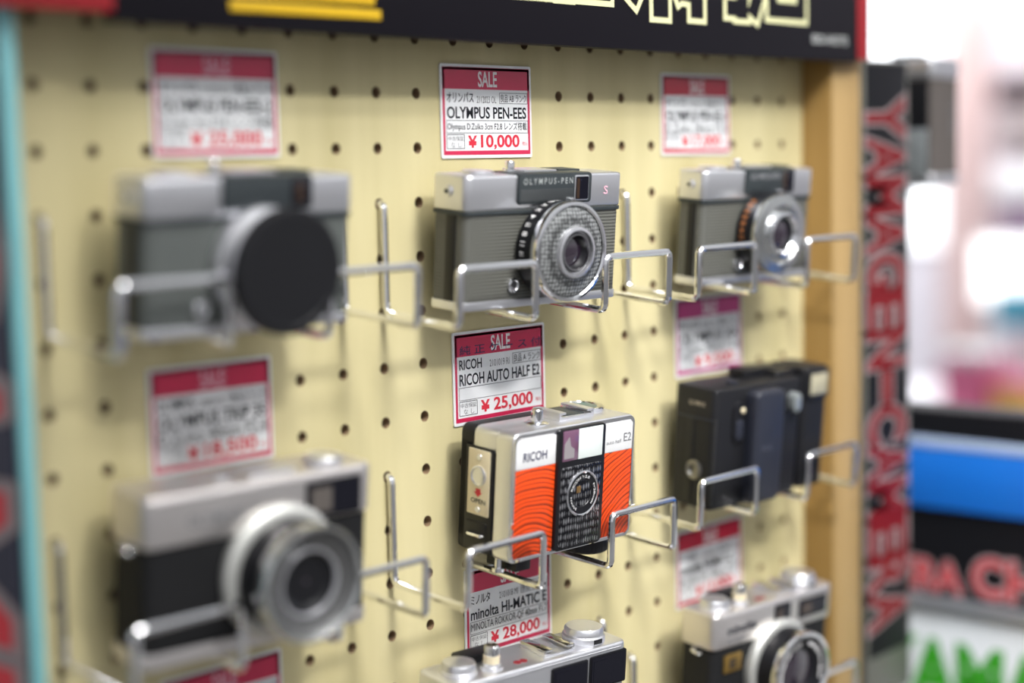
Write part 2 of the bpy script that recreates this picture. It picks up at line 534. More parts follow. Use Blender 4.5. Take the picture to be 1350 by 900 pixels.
# three outlined characters, each built from its brush strokes: (x0, z0, x1, z1, half width)
STROKES = [
    [(50, 30, 122, 30, 5.5), (86, 30, 86, 92, 6), (56, 60, 116, 60, 5.5), (52, 92, 120, 92, 5.5)],
    [(176, 25, 176, 78, 7.5), (150, 31, 160, 46, 6), (190, 44, 196, 34, 5), (144, 56, 200, 56, 5.5), (146, 78, 204, 78, 5.5), (150, 98, 198, 98, 5),
     (201, 34, 205, 92, 5.5), (205, 70, 236, 70, 5.5), (213, 25, 213, 70, 6.5)],
    [(262, 27, 262, 100, 6.5), (250, 27, 262, 27, 5), (246, 74, 278, 74, 5), (246, 48, 278, 56, 5), (276, 28, 300, 76, 6), (284, 78, 332, 78, 5.5),
     (297, 28, 331, 28, 5), (297, 54, 331, 54, 5), (297, 28, 297, 54, 5), (331, 28, 331, 54, 5)]]
def brush(grow, y):
    m = MB()
    for ch in STROKES:
        for i, (xa, za, xb, zb, hw) in enumerate(ch):
            d = Vector((xb - xa, zb - za)).normalized()
            n = Vector((-d.y, d.x))
            e = hw + grow
            A, B = Vector((xa, za)) - d * e, Vector((xb, zb)) + d * e
            m.prism([tuple(A - n * e), tuple(B - n * e), tuple(B + n * e), tuple(A + n * e)], 'y', y - 0.002 * i, y + .2)
    return m
brush(3.6, -35.3).build('lettering_outline', CREAMLINE, hd)
brush(0.0, -35.6).build('lettering', SIGNDARK, hd)
yl = MB().box(-155, -58, -35.6, -35.2, 4.5, 9.6, .15).box(-153, -62, -35.6, -35.2, 11.6, 16.5, .15).box(-153, -118, -35.6, -35.2, 16, 60, .15).box(-96, -62, -35.6, -35.2, 16, 60, .15).box(-118, -96, -35.6, -35.2, 22, 60, .15)
yl.build('yellow_lettering', YELLOW, hd)
MB().textf('ISO-HOTS', 345, 390, 8.0, 14.0, -35.3, 0.02).build('small_lettering', mat('grey_lettering', (0.42, 0.43, 0.42, 1), 0.5), hd, flat=True)
# vertical sign on the right post
def rot_text(m, s, x0, x1, ztop, zbot, y, bold):
    return m.text(s, lambda u, v: (x0 + v * (x1 - x0), y, ztop + u * (zbot - ztop)), bold)
vs = thing('vertical_sign', 'tall narrow black sign with red outlined letters down the right side of the stand', 'sign', (428, -12.2, -12), (0, -0.012, 0))
MB().box(0, 66, -12, 0, -470, 12, 0.5).build('frame', FRAMEGREY, vs)
MB().box(4, 62, -12.6, -11.6, -436, 10, 0.2).build('sign_face', SIGNBLACK, vs)
def sign_letters(y, bold):
    m = MB()
    for i, ch in enumerate('YAMAGEN-CAMERA'):
        z0, z1 = -16 - 28.6 * i - 1.6, -16 - 28.6 * (i + 1) + 1.6
        if ch == '-':
            m.box(26 - bold * 60, 37 + bold * 60, y, y + .2, z1 + 1 - bold * 40, z0 - 1 + bold * 40)
        else:
            rot_text(m, ch, 6, 56.5, z0, z1, y, bold)
    return m
sign_letters(-12.8, 0.085).build('letter_outline', SIGNPALE, vs, flat=True)
sign_letters(-13.1, 0.035).build('lettering', SIGNRED, vs, flat=True)
# its counterpart on the outer left side
ls = thing('vertical_sign', 'dark navy sign with large red letters on the outer left side of the stand', 'sign', (-271.2, 0, 0))
MB().box(-2, 0, -21, 125, -470, -20, 0.4).build('sign_face', NAVY, ls)
def side_text(m, s, y0, y1, ztop, zbot, x, bold):
    return m.text(s, lambda u, v: (x, y0 + v * (y1 - y0), ztop + u * (zbot - ztop)), bold)
side_text(MB(), 'CAMERA', 100, -16.0, -64, -470, -2.15, 0.07).build('letter_outline', SIGNPALE, ls, flat=True)
side_text(MB(), 'CAMERA', 96, -12.5, -68, -466, -2.35, 0.028).build('lettering', LETRED, ls, flat=True)

# ------------------------------------------------------------------ price tags
def price_tag(loc, label, rows, price, red=TAGRED, over=None, w=76.0, h=53.0, tilt=0.0, sale=WHITEINK):
    t = thing('price_tag', label, 'price tag', loc, (0, tilt, 0), 'sale price tags on the pegboard')
    MB().prism(rrect(0, w, 0, h, 1.2), 'y', -0.9, -0.1).build('card', PAPER, t)
    X = lambda f: w * f
    Zf = lambda f: h * (1 - f)
    b = MB()
    y = -1.0
    b.frame(rrect(1.6, w - 1.6, 1.8, h - 1.6, .3), rrect(3.3, w - 3.3, 4.2, h - 3.2, .2), 'y', y, y - .03)
    b.box(1.8, w - 1.8, y - .03, y, Zf(0.265), h - 1.8)
    b.build('red_print', red, t, flat=True)
    MB().textf('SALE', X(.405), X(.61), Zf(.235), Zf(.075), y - .1, 0.02).build('sale_lettering', sale, t, flat=True)
    k, g = MB(), MB()
    for kind, s, x0, x1, f0, f1, bold in rows:
        (g if kind == 'g' else k).textf(s, X(x0), X(x1), Zf(f1), Zf(f0), y - .08, bold)
    def outline(mb, x0, x1, f0, f1, lw=.35):
        mb.frame(rrect(X(x0), X(x1), Zf(f1), Zf(f0), .1), rrect(X(x0) + lw, X(x1) - lw, Zf(f1) + lw, Zf(f0) - lw, .1), 'y', y - .05, y - .08)
    outline(g, .635, .955, .295, .415)
    outline(g, .055, .955, .595, .735)
    outline(k, .055, .245, .745, .90)
    g.textf('中古保証', X(.07), X(.235), Zf(.815), Zf(.765), y - .08)
    g.textf('な し', X(.10), X(.21), Zf(.885), Zf(.83), y - .08)
    k.build('black_lettering', INK, t, flat=True)
    g.build('grey_lettering', GREYINK, t, flat=True)
    p = MB().textf('¥', X(.29), X(.37), Zf(.885), Zf(.765), y - .08, 0.035)
    p.textf(price, X(.425), X(.85), Zf(.905), Zf(.755), y - .08, 0.025)
    p.textf('税込', X(.885), X(.945), Zf(.87), Zf(.825), y - .08)
    p.build('price_lettering', REDINK, t, flat=True)
    if over:
        MB().textf(over, X(.07), X(.955), Zf(.25), Zf(.15), y - .12, 0.01).build('stamped_lettering', NAVYINK, t, flat=True)
    return t
def rows(maker, code, rank, model, lens, mx=(.065, .35), mdl=(.065, .935)):
    r = [('k', maker, mx[0], mx[1], .30, .405, .015), ('g', code, .385, .60, .335, .41, 0), ('k', rank, .65, .94, .31, .40, 0),
         ('k', model, mdl[0], mdl[1], .455, .575, .02)]
    if lens:
        r.append(('k', lens, .065, .94, .615, .715, 0))
    return r
OL = 'オリンパス'
price_tag((-177, -.1, -63.8), 'sale price tag reading 25,000 above the camera with the black lens cap', rows(OL, '2112022 OL', '良品 A ランク', 'OLYMPUS PEN-EES-2', 'D.Zuiko 3cm F2.8 レンズ搭載'), '25,000', sale=PINKINK, w=78)
price_tag((18, -.1, -66), 'sharp sale price tag reading 10,000 above the middle grey half-frame camera', rows(OL, '2112023 OL', '良品 AB ランク', 'OLYMPUS PEN-EES', 'Olympus D.Zuiko 3cm F2.8 レンズ搭載'), '10,000')
price_tag((220, -.1, -66.5), 'sale price tag reading 17,000 above the silver-lensed camera at top right', rows(OL, '2112021 OL', '良品 AB ランク', 'OLYMPUS PEN-EE-3', 'D.Zuiko 28mm F3.5'), '17,000', red=TAGDEEP)
price_tag((22.5, -.1, -219), 'sale price tag with dark characters over its red band, behind the orange camera', [r for r in rows('RICOH', '2101019 RI', '良品 A ランク', 'RICOH AUTO HALF E2', None, (.065, .30))], '25,000', over='純 正 ケ ー ス 付', w=79, h=54, red=TAGRED)
price_tag((-186, -.1, -217.5), 'sale price tag reading 18,500 above the bottom left camera', rows('OLYMPUS', '2108034 OL', '良品 B ランク', 'OLYMPUS TRIP 35', 'D.Zuiko 40mm F2.8'), '18,500', sale=PINKINK)
price_tag((232, -.1, -213.5), 'magenta-headed sale price tag below the top right camera, above the black compact', rows(OL, '2109011 OL', '良品 A ランク', 'OLYMPUS XA', 'F.Zuiko 35mm F2.8'), '9,500', red=TAGMAG)
price_tag((27, -.1, -357), 'sale price tag reading 28,000 under the orange camera', rows('ミノルタ', '2101018 MI', '良品 A ランク', 'minolta HI-MATIC E', 'MINOLTA ROKKOR-QF 40mm F1.7', (.065, .28)), '28,000', tilt=0.012)
price_tag((230, -.1, -370), 'deep red sale price tag behind the bottom right camera', rows('ミノルタ', '2110006 MI', '良品 AB ランク', 'minolta HI-MATIC F', 'ROKKOR 38mm F2.7', (.065, .28)), '13,000', red=TAGDEEP)
price_tag((-186, -.1, -371), 'sale price tag at the bottom left edge, mostly below the bottom left camera', rows('KONICA', '2107015 KO', '良品 A ランク', 'KONICA C35', 'HEXANON 38mm F2.8'), '12,500', sale=PINKINK)

# ------------------------------------------------------------------ wire hooks
def wire_hook(x0, zh, label, front=-58.0, drop=64.6, lip=31.0, x1=None, r=2.2):
    x1 = 60.0 if x1 is None else x1
    t = MB()
    zl = -drop - 0.3
    pts = [(0, 5.5, 0), (0, -3.2, 0), (0, -3.2, zl + 5.5), (0, front, zl), (0, front - 1.5, zl + lip),
           (x1, front - 1.5, zl + lip), (x1, front, zl), (x1, -3.2, zl + 5.5), (x1, -3.2, 0), (x1, 5.5, 0)]
    t.tube(pts, r, 4.5)
    o = t.build('wire_hook', CHROME, None)
    world(o, x0, 0, zh)
    return tag(o, label, 'hook', 'chrome wire display hooks')
wire_hook(-240, -90, 'chrome wire hook under the left half of the capped camera', drop=59.5)
wire_hook(-120, -90, 'chrome wire hook under the lens side of the capped camera', drop=61)
wire_hook(-30, -90, 'chrome wire hook under the left half of the middle grey camera')
wire_hook(90, -90, 'chrome wire hook under the lens side of the middle grey camera')
wire_hook(180, -90, 'chrome wire hook under the left half of the silver-lensed camera at top right')
wire_hook(300, -90, 'chrome wire hook under the lens side of the camera at top right')
wire_hook(-240, -240, 'chrome wire hook under the left half of the bottom left camera', drop=62.2)
wire_hook(-120, -240, 'chrome wire hook right of the bottom left camera lens', drop=62.2)
wire_hook(-30, -240, 'chrome wire hook under the left half of the orange camera', front=-59.5, drop=64.6)
wire_hook(90, -240, 'chrome wire hook under the right half of the orange camera', front=-59.5, drop=64.6)
wire_hook(180, -240, 'chrome wire hook under the left half of the black compact camera', drop=58.0, lip=30)
wire_hook(300, -240, 'chrome wire hook under the flash side of the black compact camera', drop=58.0, lip=30)
wire_hook(180, -390, 'chrome wire hook left of the bottom right camera')
wire_hook(300, -390, 'chrome wire hook under the lens side of the bottom right camera')
wire_hook(90, -360, 'chrome wire hook under the silver camera at the bottom middle', front=-70, drop=66.5)
wire_hook(-30, -360, 'chrome wire hook under the left end of the silver camera at the bottom middle', drop=66)

# ------------------------------------------------------------------ cameras
TH = 0.09
def film_camera(label, x, y, z, yaw):
    return thing('film_camera', label, 'camera', (x, y, z), (TH, 0, -yaw), 'used film cameras on display')

def on_barrel(cx, cz, r, a0, y0, h):
    """text laid along a lens barrel: u runs along the rim, v towards the front"""
    def fn(u, v, span):
        a = a0 - u * span
        return (cx + r * math.cos(a), y0 - v * h, cz + r * math.sin(a))
    return fn

def on_face(cx, cz, r, a0, span, h, y):
    return lambda u, v: (cx + (r + v * h) * math.cos(a0 - u * span), y, cz + (r + v * h) * math.sin(a0 - u * span))

def half_frame(label, x, y, z, yaw, W, H, D, style):
    t = film_camera(label, x, y, z, yaw)
    z1, z2 = 5.0, 54.5
    r = 5.0
    leather = RIBGREY if style != 'capped' else GREYLEATHER
    MB().prism(rrect(0.8, W - .8, 0.8, D - .8, r, 6), 'z', z1 - .5, z2 + 1).build('body', leather, t)
    MB().prism(rrect(0, W, 0, D, r + .6, 6), 'z', 0, z1, 0.7).build('base_plate', SATIN, t)
    MB().prism(rrect(-.2, W + .2, -.2, D + .2, r, 6), 'z', z2 - 2.2, z2 - .1, 0.3).build('body_band', DARKGREY, t)
    top = MB()
    top.prism(rrect(0, W, 0, D, r, 6), 'z', z2, H, 1.6, 3)
    top.build('top_plate', SATIN, t)
    # vertical hinge line and eyelet on the left end
    MB().box(.3, 1.2, D * .28, D * .55, z1, z2 - 2.2, .2).build('door_hinge', BLACKP, t)
    e = MB().lathe([(0, 0), (3.4, 0), (3.4, .8), (2.6, 1.4), (0, 1.4)], (0, D * .5, H - 9), '-x', 24)
    e.build('strap_eyelet', SATIN, t)
    s = MB().lathe([(0, 0), (1.2, 0), (1.2, .6), (0, .6)], (-1.4, D * .5, H - 9), '-x', 16)
    s.build('eyelet_pin', DARKGREY, t)
    # dark finder panel
    x0, x1 = (38, 97) if style == 'cell' else (40.5, 92)
    b0 = 57.5
    p = MB()
    p.prism(rrect(x0, x1, b0, H + .6, 2.2, 4), 'y', -1.6, 3, .5)
    p.box(x0, x1, 0, D * .72, H - 1.5, H + .7, .6)
    panel = p.build('finder_panel', DARKGREY, t)
    if style == 'cell':
        MB().box(x0 + 1.5, 81.5, -1.75, -1.0, b0 + 1.5, b0 + 8.5, .1).build('ribbed_strip', RIBDARK, panel)
        MB().textf('O L Y M P U S - P E N', x0 + 3.5, 81, H - 5.4, H - 2.0, -1.7, 0.01).build('name_lettering', mat('engraved_grey', (0.36, 0.38, 0.37, 1), 0.4), panel, flat=True)
        MB().prism(rrect(82.5, 94, b0 + 1.3, H - .8, 1.0, 3), 'y', -2.1, -1.2, .2).build('window_frame', SATIN, panel)
        MB().prism(rrect(83.2, 93.5, b0 + 2, H - 1.6, .8, 3), 'y', -2.3, -1.4).build('viewfinder_window', GLASS, panel)
        MB().box(83.8, 86.2, -2.4, -2.2, b0 + 2.6, H - 2.6).build('finder_glint', GLASSGLINT, panel)
        MB().textf('s', W - 17, W - 13.5, H - 12.5, H - 7.5, -.25).build('logo_mark', PINKINK, t, flat=True)
    elif style == 'silver':
        MB().box(79.5, 83, -1.9, -1.2, b0 + 1.5, H - 1, .1).build('finder_strip', GLASSGLINT, panel)
        MB().box(83.6, 90.5, -1.9, -1.2, b0 + 1.5, H - 1, .1).build('viewfinder_window', GLASS, panel)
        MB().textf('OLYMPUS-PEN', x0 + 4, 76, H - 6, H - 2.2, -1.7, 0.02).build('name_lettering', GREYINK, panel, flat=True)
    else:
        MB().box(79.5, 91, -1.9, -1.2, b0 + 1.0, H - 1, .1).build('viewfinder_window', GLASS, panel)
        MB().box(82, 86.5, -2.0, -1.7, b0 + 3, H - 3, .1).build('finder_glint', GLASSGLINT, panel)
    # controls on the top plate
    MB().lathe([(0, 0), (4.3, 0), (4.3, 1.2), (2.7, 1.6), (2.7, 5.6), (2.3, 6.2), (0, 6.2)], (46, D * .5, H + .4), 'z', 24).build('shutter_button', CHROME2, t)
    MB().lathe([(0, 0), (9, 0), (9, 1.6), (8.4, 2.1), (0, 2.1)], (22, D * .52, H - .2), 'z', 36, 18, .4).build('rewind_dial', SATIN, t)
    MB().box(52, 78, D * .3, D * .92, H + .3, H + 1.8, .3).build('accessory_shoe', SATIN, t)
    MB().box(84, 102, D * .45, D - 1, H - .3, H + 1.4, .4).build('frame_counter', DARKGREY, t)
    # lens
    cx, cz = (65.5, 32) if style != 'silver' else (59.3, 32.5)
    if style == 'capped':
        cx, cz = 64.0, 30.5
        MB().lathe([(29.2, 0), (29.2, 5.5), (28.4, 7.0), (24.2, 8.6), (24.2, 17.6), (0, 17.6)], (cx, 0, cz), '-y', 64).build('lens_barrel', SATIN, t)
        c = MB().lathe([(24.0, 17.5), (29.0, 17.6), (29.9, 18.2), (29.9, 21.6), (29.2, 22.6), (25.6, 23.0), (25.2, 22.7), (0, 22.7)], (cx, 0, cz), '-y', 64)
        c.build('lens_cap', BLACKMATT, t)
    else:
        br = 27.6 if style == 'cell' else 26.3
        MB().lathe([(br - 1.5, 0), (br - 1.5, 2), (br, 2.4), (br, 12.6), (br - 1, 13.4), (0, 13.4)], (cx, 0, cz), '-y', 72).build('focus_ring', BLACKP, t)
        nums = MB()
        f = on_barrel(cx, cz, br + .12, 0, -4.0, 3.6)
        marks = (['22', '16', '11', '8', '5.6', '4', '2.8', 'A', '200', '100', '50', '25'] if style == 'cell' else ['10', '12', '16', '20', '25', '32', '40', '50'])
        for i, s_ in enumerate(marks):
            a = math.radians(196 - i * (11.5 if style == 'cell' else 9.5))
            nums.text(s_, (lambda a: lambda u, v: f(u + a / 0.09 * -1, v, 0.09))(a), 0.02)
        nums.build('scale_numbers', WHITEINK if style == 'cell' else mat('orange_scale_print', (0.55, 0.20, 0.06, 1), 0.4), t, flat=True)
        if style == 'cell':
            MB().lathe([(26.6, 13.0), (28.6, 13.4), (28.6, 17.4), (28.0, 18.4), (26.4, 18.8), (25.6, 17.8)], (cx, 0, cz), '-y', 72).build('front_rim', CHROME2, t)
            MB().lathe([(25.8, 17.2), (24.5, 17.8), (15.4, 20.2), (13.8, 20.2)], (cx, 0, cz), '-y', 72).build('meter_cell_ring', CELL, t)
            MB().lathe([(14.6, 19.8), (14.2, 22.4), (12.6, 22.8), (12.2, 20.6), (11.4, 20.4), (11.0, 19.0), (10.2, 18.6)], (cx, 0, cz), '-y', 56).build('lens_rim', SATIN, t)
            MB().lathe([(11.2, 21.5), (10.2, 21.8), (9.6, 20.5), (8.2, 18.0), (6.4, 16.2)], (cx, 0, cz), '-y', 56).build('inner_barrel', BLACKP, t)
            MB().lathe([(10.6, 21.2), (10.4, 21.9), (9.8, 21.9), (9.5, 20.8)], (cx, 0, cz), '-y', 56).build('inner_ring', CHROME2, t)
            MB().lathe([(8.4, 17.4), (5, 18.3), (0, 18.7)], (cx, 0, cz), '-y', 40).build('lens_glass', LENSGLASS, t)
        else:
            MB().lathe([(25.4, 13.0), (26.6, 13.6), (26.6, 15.5), (25.8, 17.2), (19.5, 18.4), (18.5, 17.0), (14.8, 16.8)], (cx, 0, cz), '-y', 72).build('front_rim', SILVERCELL, t)
            MB().lathe([(14.8, 16.6), (14.6, 20.6), (12.9, 21.2), (12.3, 19.6), (11.0, 18.4)], (cx, 0, cz), '-y', 56).build('lens_rim', CHROME2, t)
            MB().lathe([(12.3, 18.8), (9.5, 17.6), (7, 15.8)], (cx, 0, cz), '-y', 56).build('inner_barrel', BLACKP, t)
            MB().lathe([(8.6, 16.8), (5, 17.6), (0, 18.0)], (cx, 0, cz), '-y', 40).build('lens_glass', LENSGLASS, t)
        MB().lathe([(0, 0), (1.6, 0), (1.6, 3.2), (0, 3.6)], (cx + 5.5, -8, cz + br + .6), '-y', 16).build('distance_pin', CHROME2, t)
    MB().lathe([(4.2, -1), (4.2, .8), (3.2, 1.4), (2.6, .6), (0, .6)], (38.0 if style != 'capped' else 30, 0, 12.6), '-y', 24).build('flash_socket', CHROME2, t)
    return t

half_frame('blurred grey and silver half-frame camera with a large black lens cap, top left', -217.0, -44, -146.0, .05, 119, 73, 29, 'capped')
half_frame('sharp grey ribbed half-frame camera with bubbled ring round its lens, top middle', -4.6, -36, -149.7, .05, 126, 74, 29, 'cell')
half_frame('grey half-frame camera with bright silver lens face, top right', 212, -35.5, -149.8, .05, 116, 73, 24, 'silver')

# orange-faced half-frame camera
def orange_camera():
    W, H, D = 101.5, 74.0, 43.2
    t = film_camera('white and orange half-frame camera with wavy orange front panels, centre', 14, -49, -291.2, .042)
    MB().prism(rrect(0, W, 0, H, 5.0, 7), 'y', 0.5, 14, 1.0, 3).build('front_shell', SATIN, t)
    b = MB()
    b.prism(rrect(.5, W - .5, .5, H - 6, 4.0, 7), 'y', 13, D, 2.2, 3)
    b.prism(rrect(.5, W - .5, 4, H - .4, 5.0, 7), 'y', 31, D, 2.2, 3)
    b.build('back_cover', BLACKMATT, t)
    MB().prism(rrect(0.2, W - .2, H - 16, H - .1, 5.0, 7), 'y', 12.5, 31.5, .6).build('top_plate', SATIN, t)
    MB().frame(rrect(0.6, W - .6, 0.6, H - .6, 5, 7), rrect(2.0, W - 2.0, 2.0, H - 2.6, 4, 7), 'y', -.2, 1.0).build('bright_rim', CHROME2, t)
    # white and orange panels
    for a, c, nm in ((2.2, 34, 'panel'), (73.5, W - 2.2, 'panel')):
        q = [p for p in rrect(2.2, W - 2.2, 2.2, H - 2.8, 4, 7)]
        MB().box(a, c, -.1, 1.0, 53.4, H - 4.0, .25).build('white_panel', WHITEPLATE, t)
        MB().box(a, c, -.1, 1.0, 2.6, 53.0, .25).build('orange_panel', ORANGE_L if a < 50 else ORANGE_R, t)
        MB().box(a + 2.0, c - 2.0, -.1, 1.0, H - 4.5, H - 2.8, .2).build('white_panel', WHITEPLATE, t)
    MB().textf('RICOH', 7.8, 26.5, 57.5, 62.6, -.3, 0.015).build('name_lettering', NAVYINK, t, flat=True)
    MB().textf('auto half', 76.5, 89.5, 58.2, 60.6, -.3).build('model_lettering', GREYINK, t, flat=True)
    MB().textf('E2', 91.5, 98, 58.6, 63.6, -.3, 0.01).build('model_number', GREYINK, t, flat=True)
    # black centre with finder window, beaded grille and lens
    c = MB()
    c.prism(rrect(34.2, 73.6, 1.6, H - 1.2, 3.2, 5), 'y', -2.2, 4, .8)
    cp = c.build('centre_panel', BLACKP, t)
    MB().prism(rrect(37, 70.6, 3.2, 50.3, 2.0, 4), 'y', -2.7, -1.0, .3).build('beaded_grille', BEADED, cp)
    MB().box(37.2, 50, -2.6, -1.5, 54, 71.6, .2).build('purple_window', PURPLE, cp)
    MB().prism([(38.0, 55.5), (46.5, 55.5), (46.5, 60.5), (43.5, 62.5), (42, 68), (38.2, 64)], 'y', -2.75, -2.5).build('finder_reflection', PALEGLINT, cp)
    MB().box(50.2, 70.4, -2.6, -1.5, 54, 71.6, .2).build('frosted_window', FROST, cp)
    cx, cz = 54.4, 33.6
    MB().lathe([(13.4, 2.4), (13.4, 3.6), (12.6, 4.0), (12.0, 3.6)], (cx, 0, cz), '-y', 56).build('lens_ring', CHROME2, t)
    MB().lathe([(12.4, 3.5), (8.2, 3.1), (7.6, 2.4), (5.0, 0.8)], (cx, 0, cz), '-y', 56).build('lens_face', BLACKP, t)
    MB().lathe([(6.6, 1.6), (4, 2.2), (0, 2.5)], (cx, 0, cz), '-y', 40).build('lens_glass', LENSGLASS, t)
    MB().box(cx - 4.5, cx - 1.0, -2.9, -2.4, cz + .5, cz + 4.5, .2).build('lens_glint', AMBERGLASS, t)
    q = MB()
    q.text('f=28mm', on_face(cx, cz, 9.1, math.radians(30), math.radians(75), 1.6, -3.75))
    q.text('RICOH 1:2.8', on_face(cx, cz, 9.1, math.radians(165), math.radians(105), 1.6, -3.75))
    q.text('JAPAN', on_face(cx, cz, 9.1, math.radians(240), math.radians(55), 1.6, -3.75))
    q.build('lens_lettering', WHITEINK, t, flat=True)
    # left end: cream release plate
    pl = MB().prism(rrect(16.9, 34.2, 23.4, 61.0, .8, 3), 'x', -1.0, .6, .2).build('release_plate', CREAM, t)
    MB().box(-.6, .7, 14.5, 36.5, 2, 62.5, .3).build('side_recess', BLACKP, t)
    MB().lathe([(0, 0), (6.0, 0), (6.0, .9), (5.0, 1.5), (4.2, .9), (0, 1.2)], (-.9, 25.5, 46), '-x', 32).build('release_button', SATIN, pl)
    for zz in (56.6, 26.6):
        MB().lathe([(0, 0), (1.9, 0), (1.7, .6), (0, .8)], (-.9, 25.5, zz), '-x', 16).build('screw', SATIN, pl)
    # text reads along the side: u towards the front (-y)
    MB().text('OPEN', lambda u, v: (-1.1, 31 - u * 11.5, 30.2 + v * 2.6), 0.015).build('open_lettering', INK, pl, flat=True)
    MB().prism([(27.4, 38.6), (23.6, 38.6), (23.6, 36.6), (22.2, 36.6), (25.5, 33.8), (28.8, 36.6), (27.4, 36.6)], 'x', -1.15, -.9).build('red_arrow', LETRED, pl)
    MB().tube([(-.3, 20.5, 12), (-2.6, 21.2, 12), (-2.6, 31.5, 12), (-.3, 32.2, 12)], 1.0, 1.5).build('strap_lug', CHROME2, t)
    MB().prism(rrect(18, 35, 8.5, 20, 2, 4), 'x', -.9, .3, .4).build('lug_plate', BLACKP, t)
    # top: release, shoe, dial
    MB().lathe([(0, 0), (7.2, 0), (7.2, .8), (6.0, 1.4), (3.4, 1.8), (3.4, 8.0), (2.9, 8.6), (1.5, 8.0), (0, 8.0)], (32, 14, H - .2), 'z', 28).build('shutter_button', CHROME2, t)
    sh = MB().box(46, 75, 9.5, 31, H - .3, H + 2.2, .3).build('accessory_shoe', SATIN, t)
    for a, c in ((46, 51.5), (69.5, 75)):
        MB().box(a, c, 9.5, 31, H + 3.6, H + 4.9, .25).build('shoe_rail', SATIN, sh)
    MB().box(46, 47.3, 9.5, 31, H + 1.8, H + 4.4, .2).build('shoe_rail', SATIN, sh)
    MB().box(73.7, 75, 9.5, 31, H + 1.8, H + 4.4, .2).build('shoe_rail', SATIN, sh)
    MB().box(52.5, 68.5, 11, 30, H + 2.1, H + 2.7, .2).build('shoe_bed', DARKGREY, sh)
    MB().lathe([(0, 0), (13, 0), (13, 2.0), (12.2, 2.6), (9.8, 2.6), (9.2, 1.8), (0, 1.8)], (85, 28, H - .2), 'z', 44).build('speed_dial', CHROME2, t)
    MB().lathe([(0, 1.9), (8.8, 1.9), (8.8, 2.2), (0, 2.3)], (85, 28, H - .2), 'z', 32).build('dial_insert', mat('teal_brown_dial', (0.16, 0.13, 0.09, 1), 0.3, 0.2, None, (0.05, 0.14, 0.15, 1), 60), t)
    # underside: spring winding knob and foot
    MB().lathe([(0, 0), (15, 0), (15.5, 1), (15.5, 8.6, 1), (14.2, 9.6), (0, 9.6)], (83, 20, .3), '-z', 96, 40, .5).build('winding_knob', BLACKP, t)
    MB().box(12, 24, 6, 30, -8, .4, .8).build('tripod_foot', BLACKP, t)
    MB().lathe([(0, 0), (2.2, 0), (2.2, 6.2), (3.6, 6.2), (3.6, 8.6), (0, 8.6)], (7, 15, .3), '-z', 24).build('tripod_screw', CHROME2, t)
    return t
orange_camera()

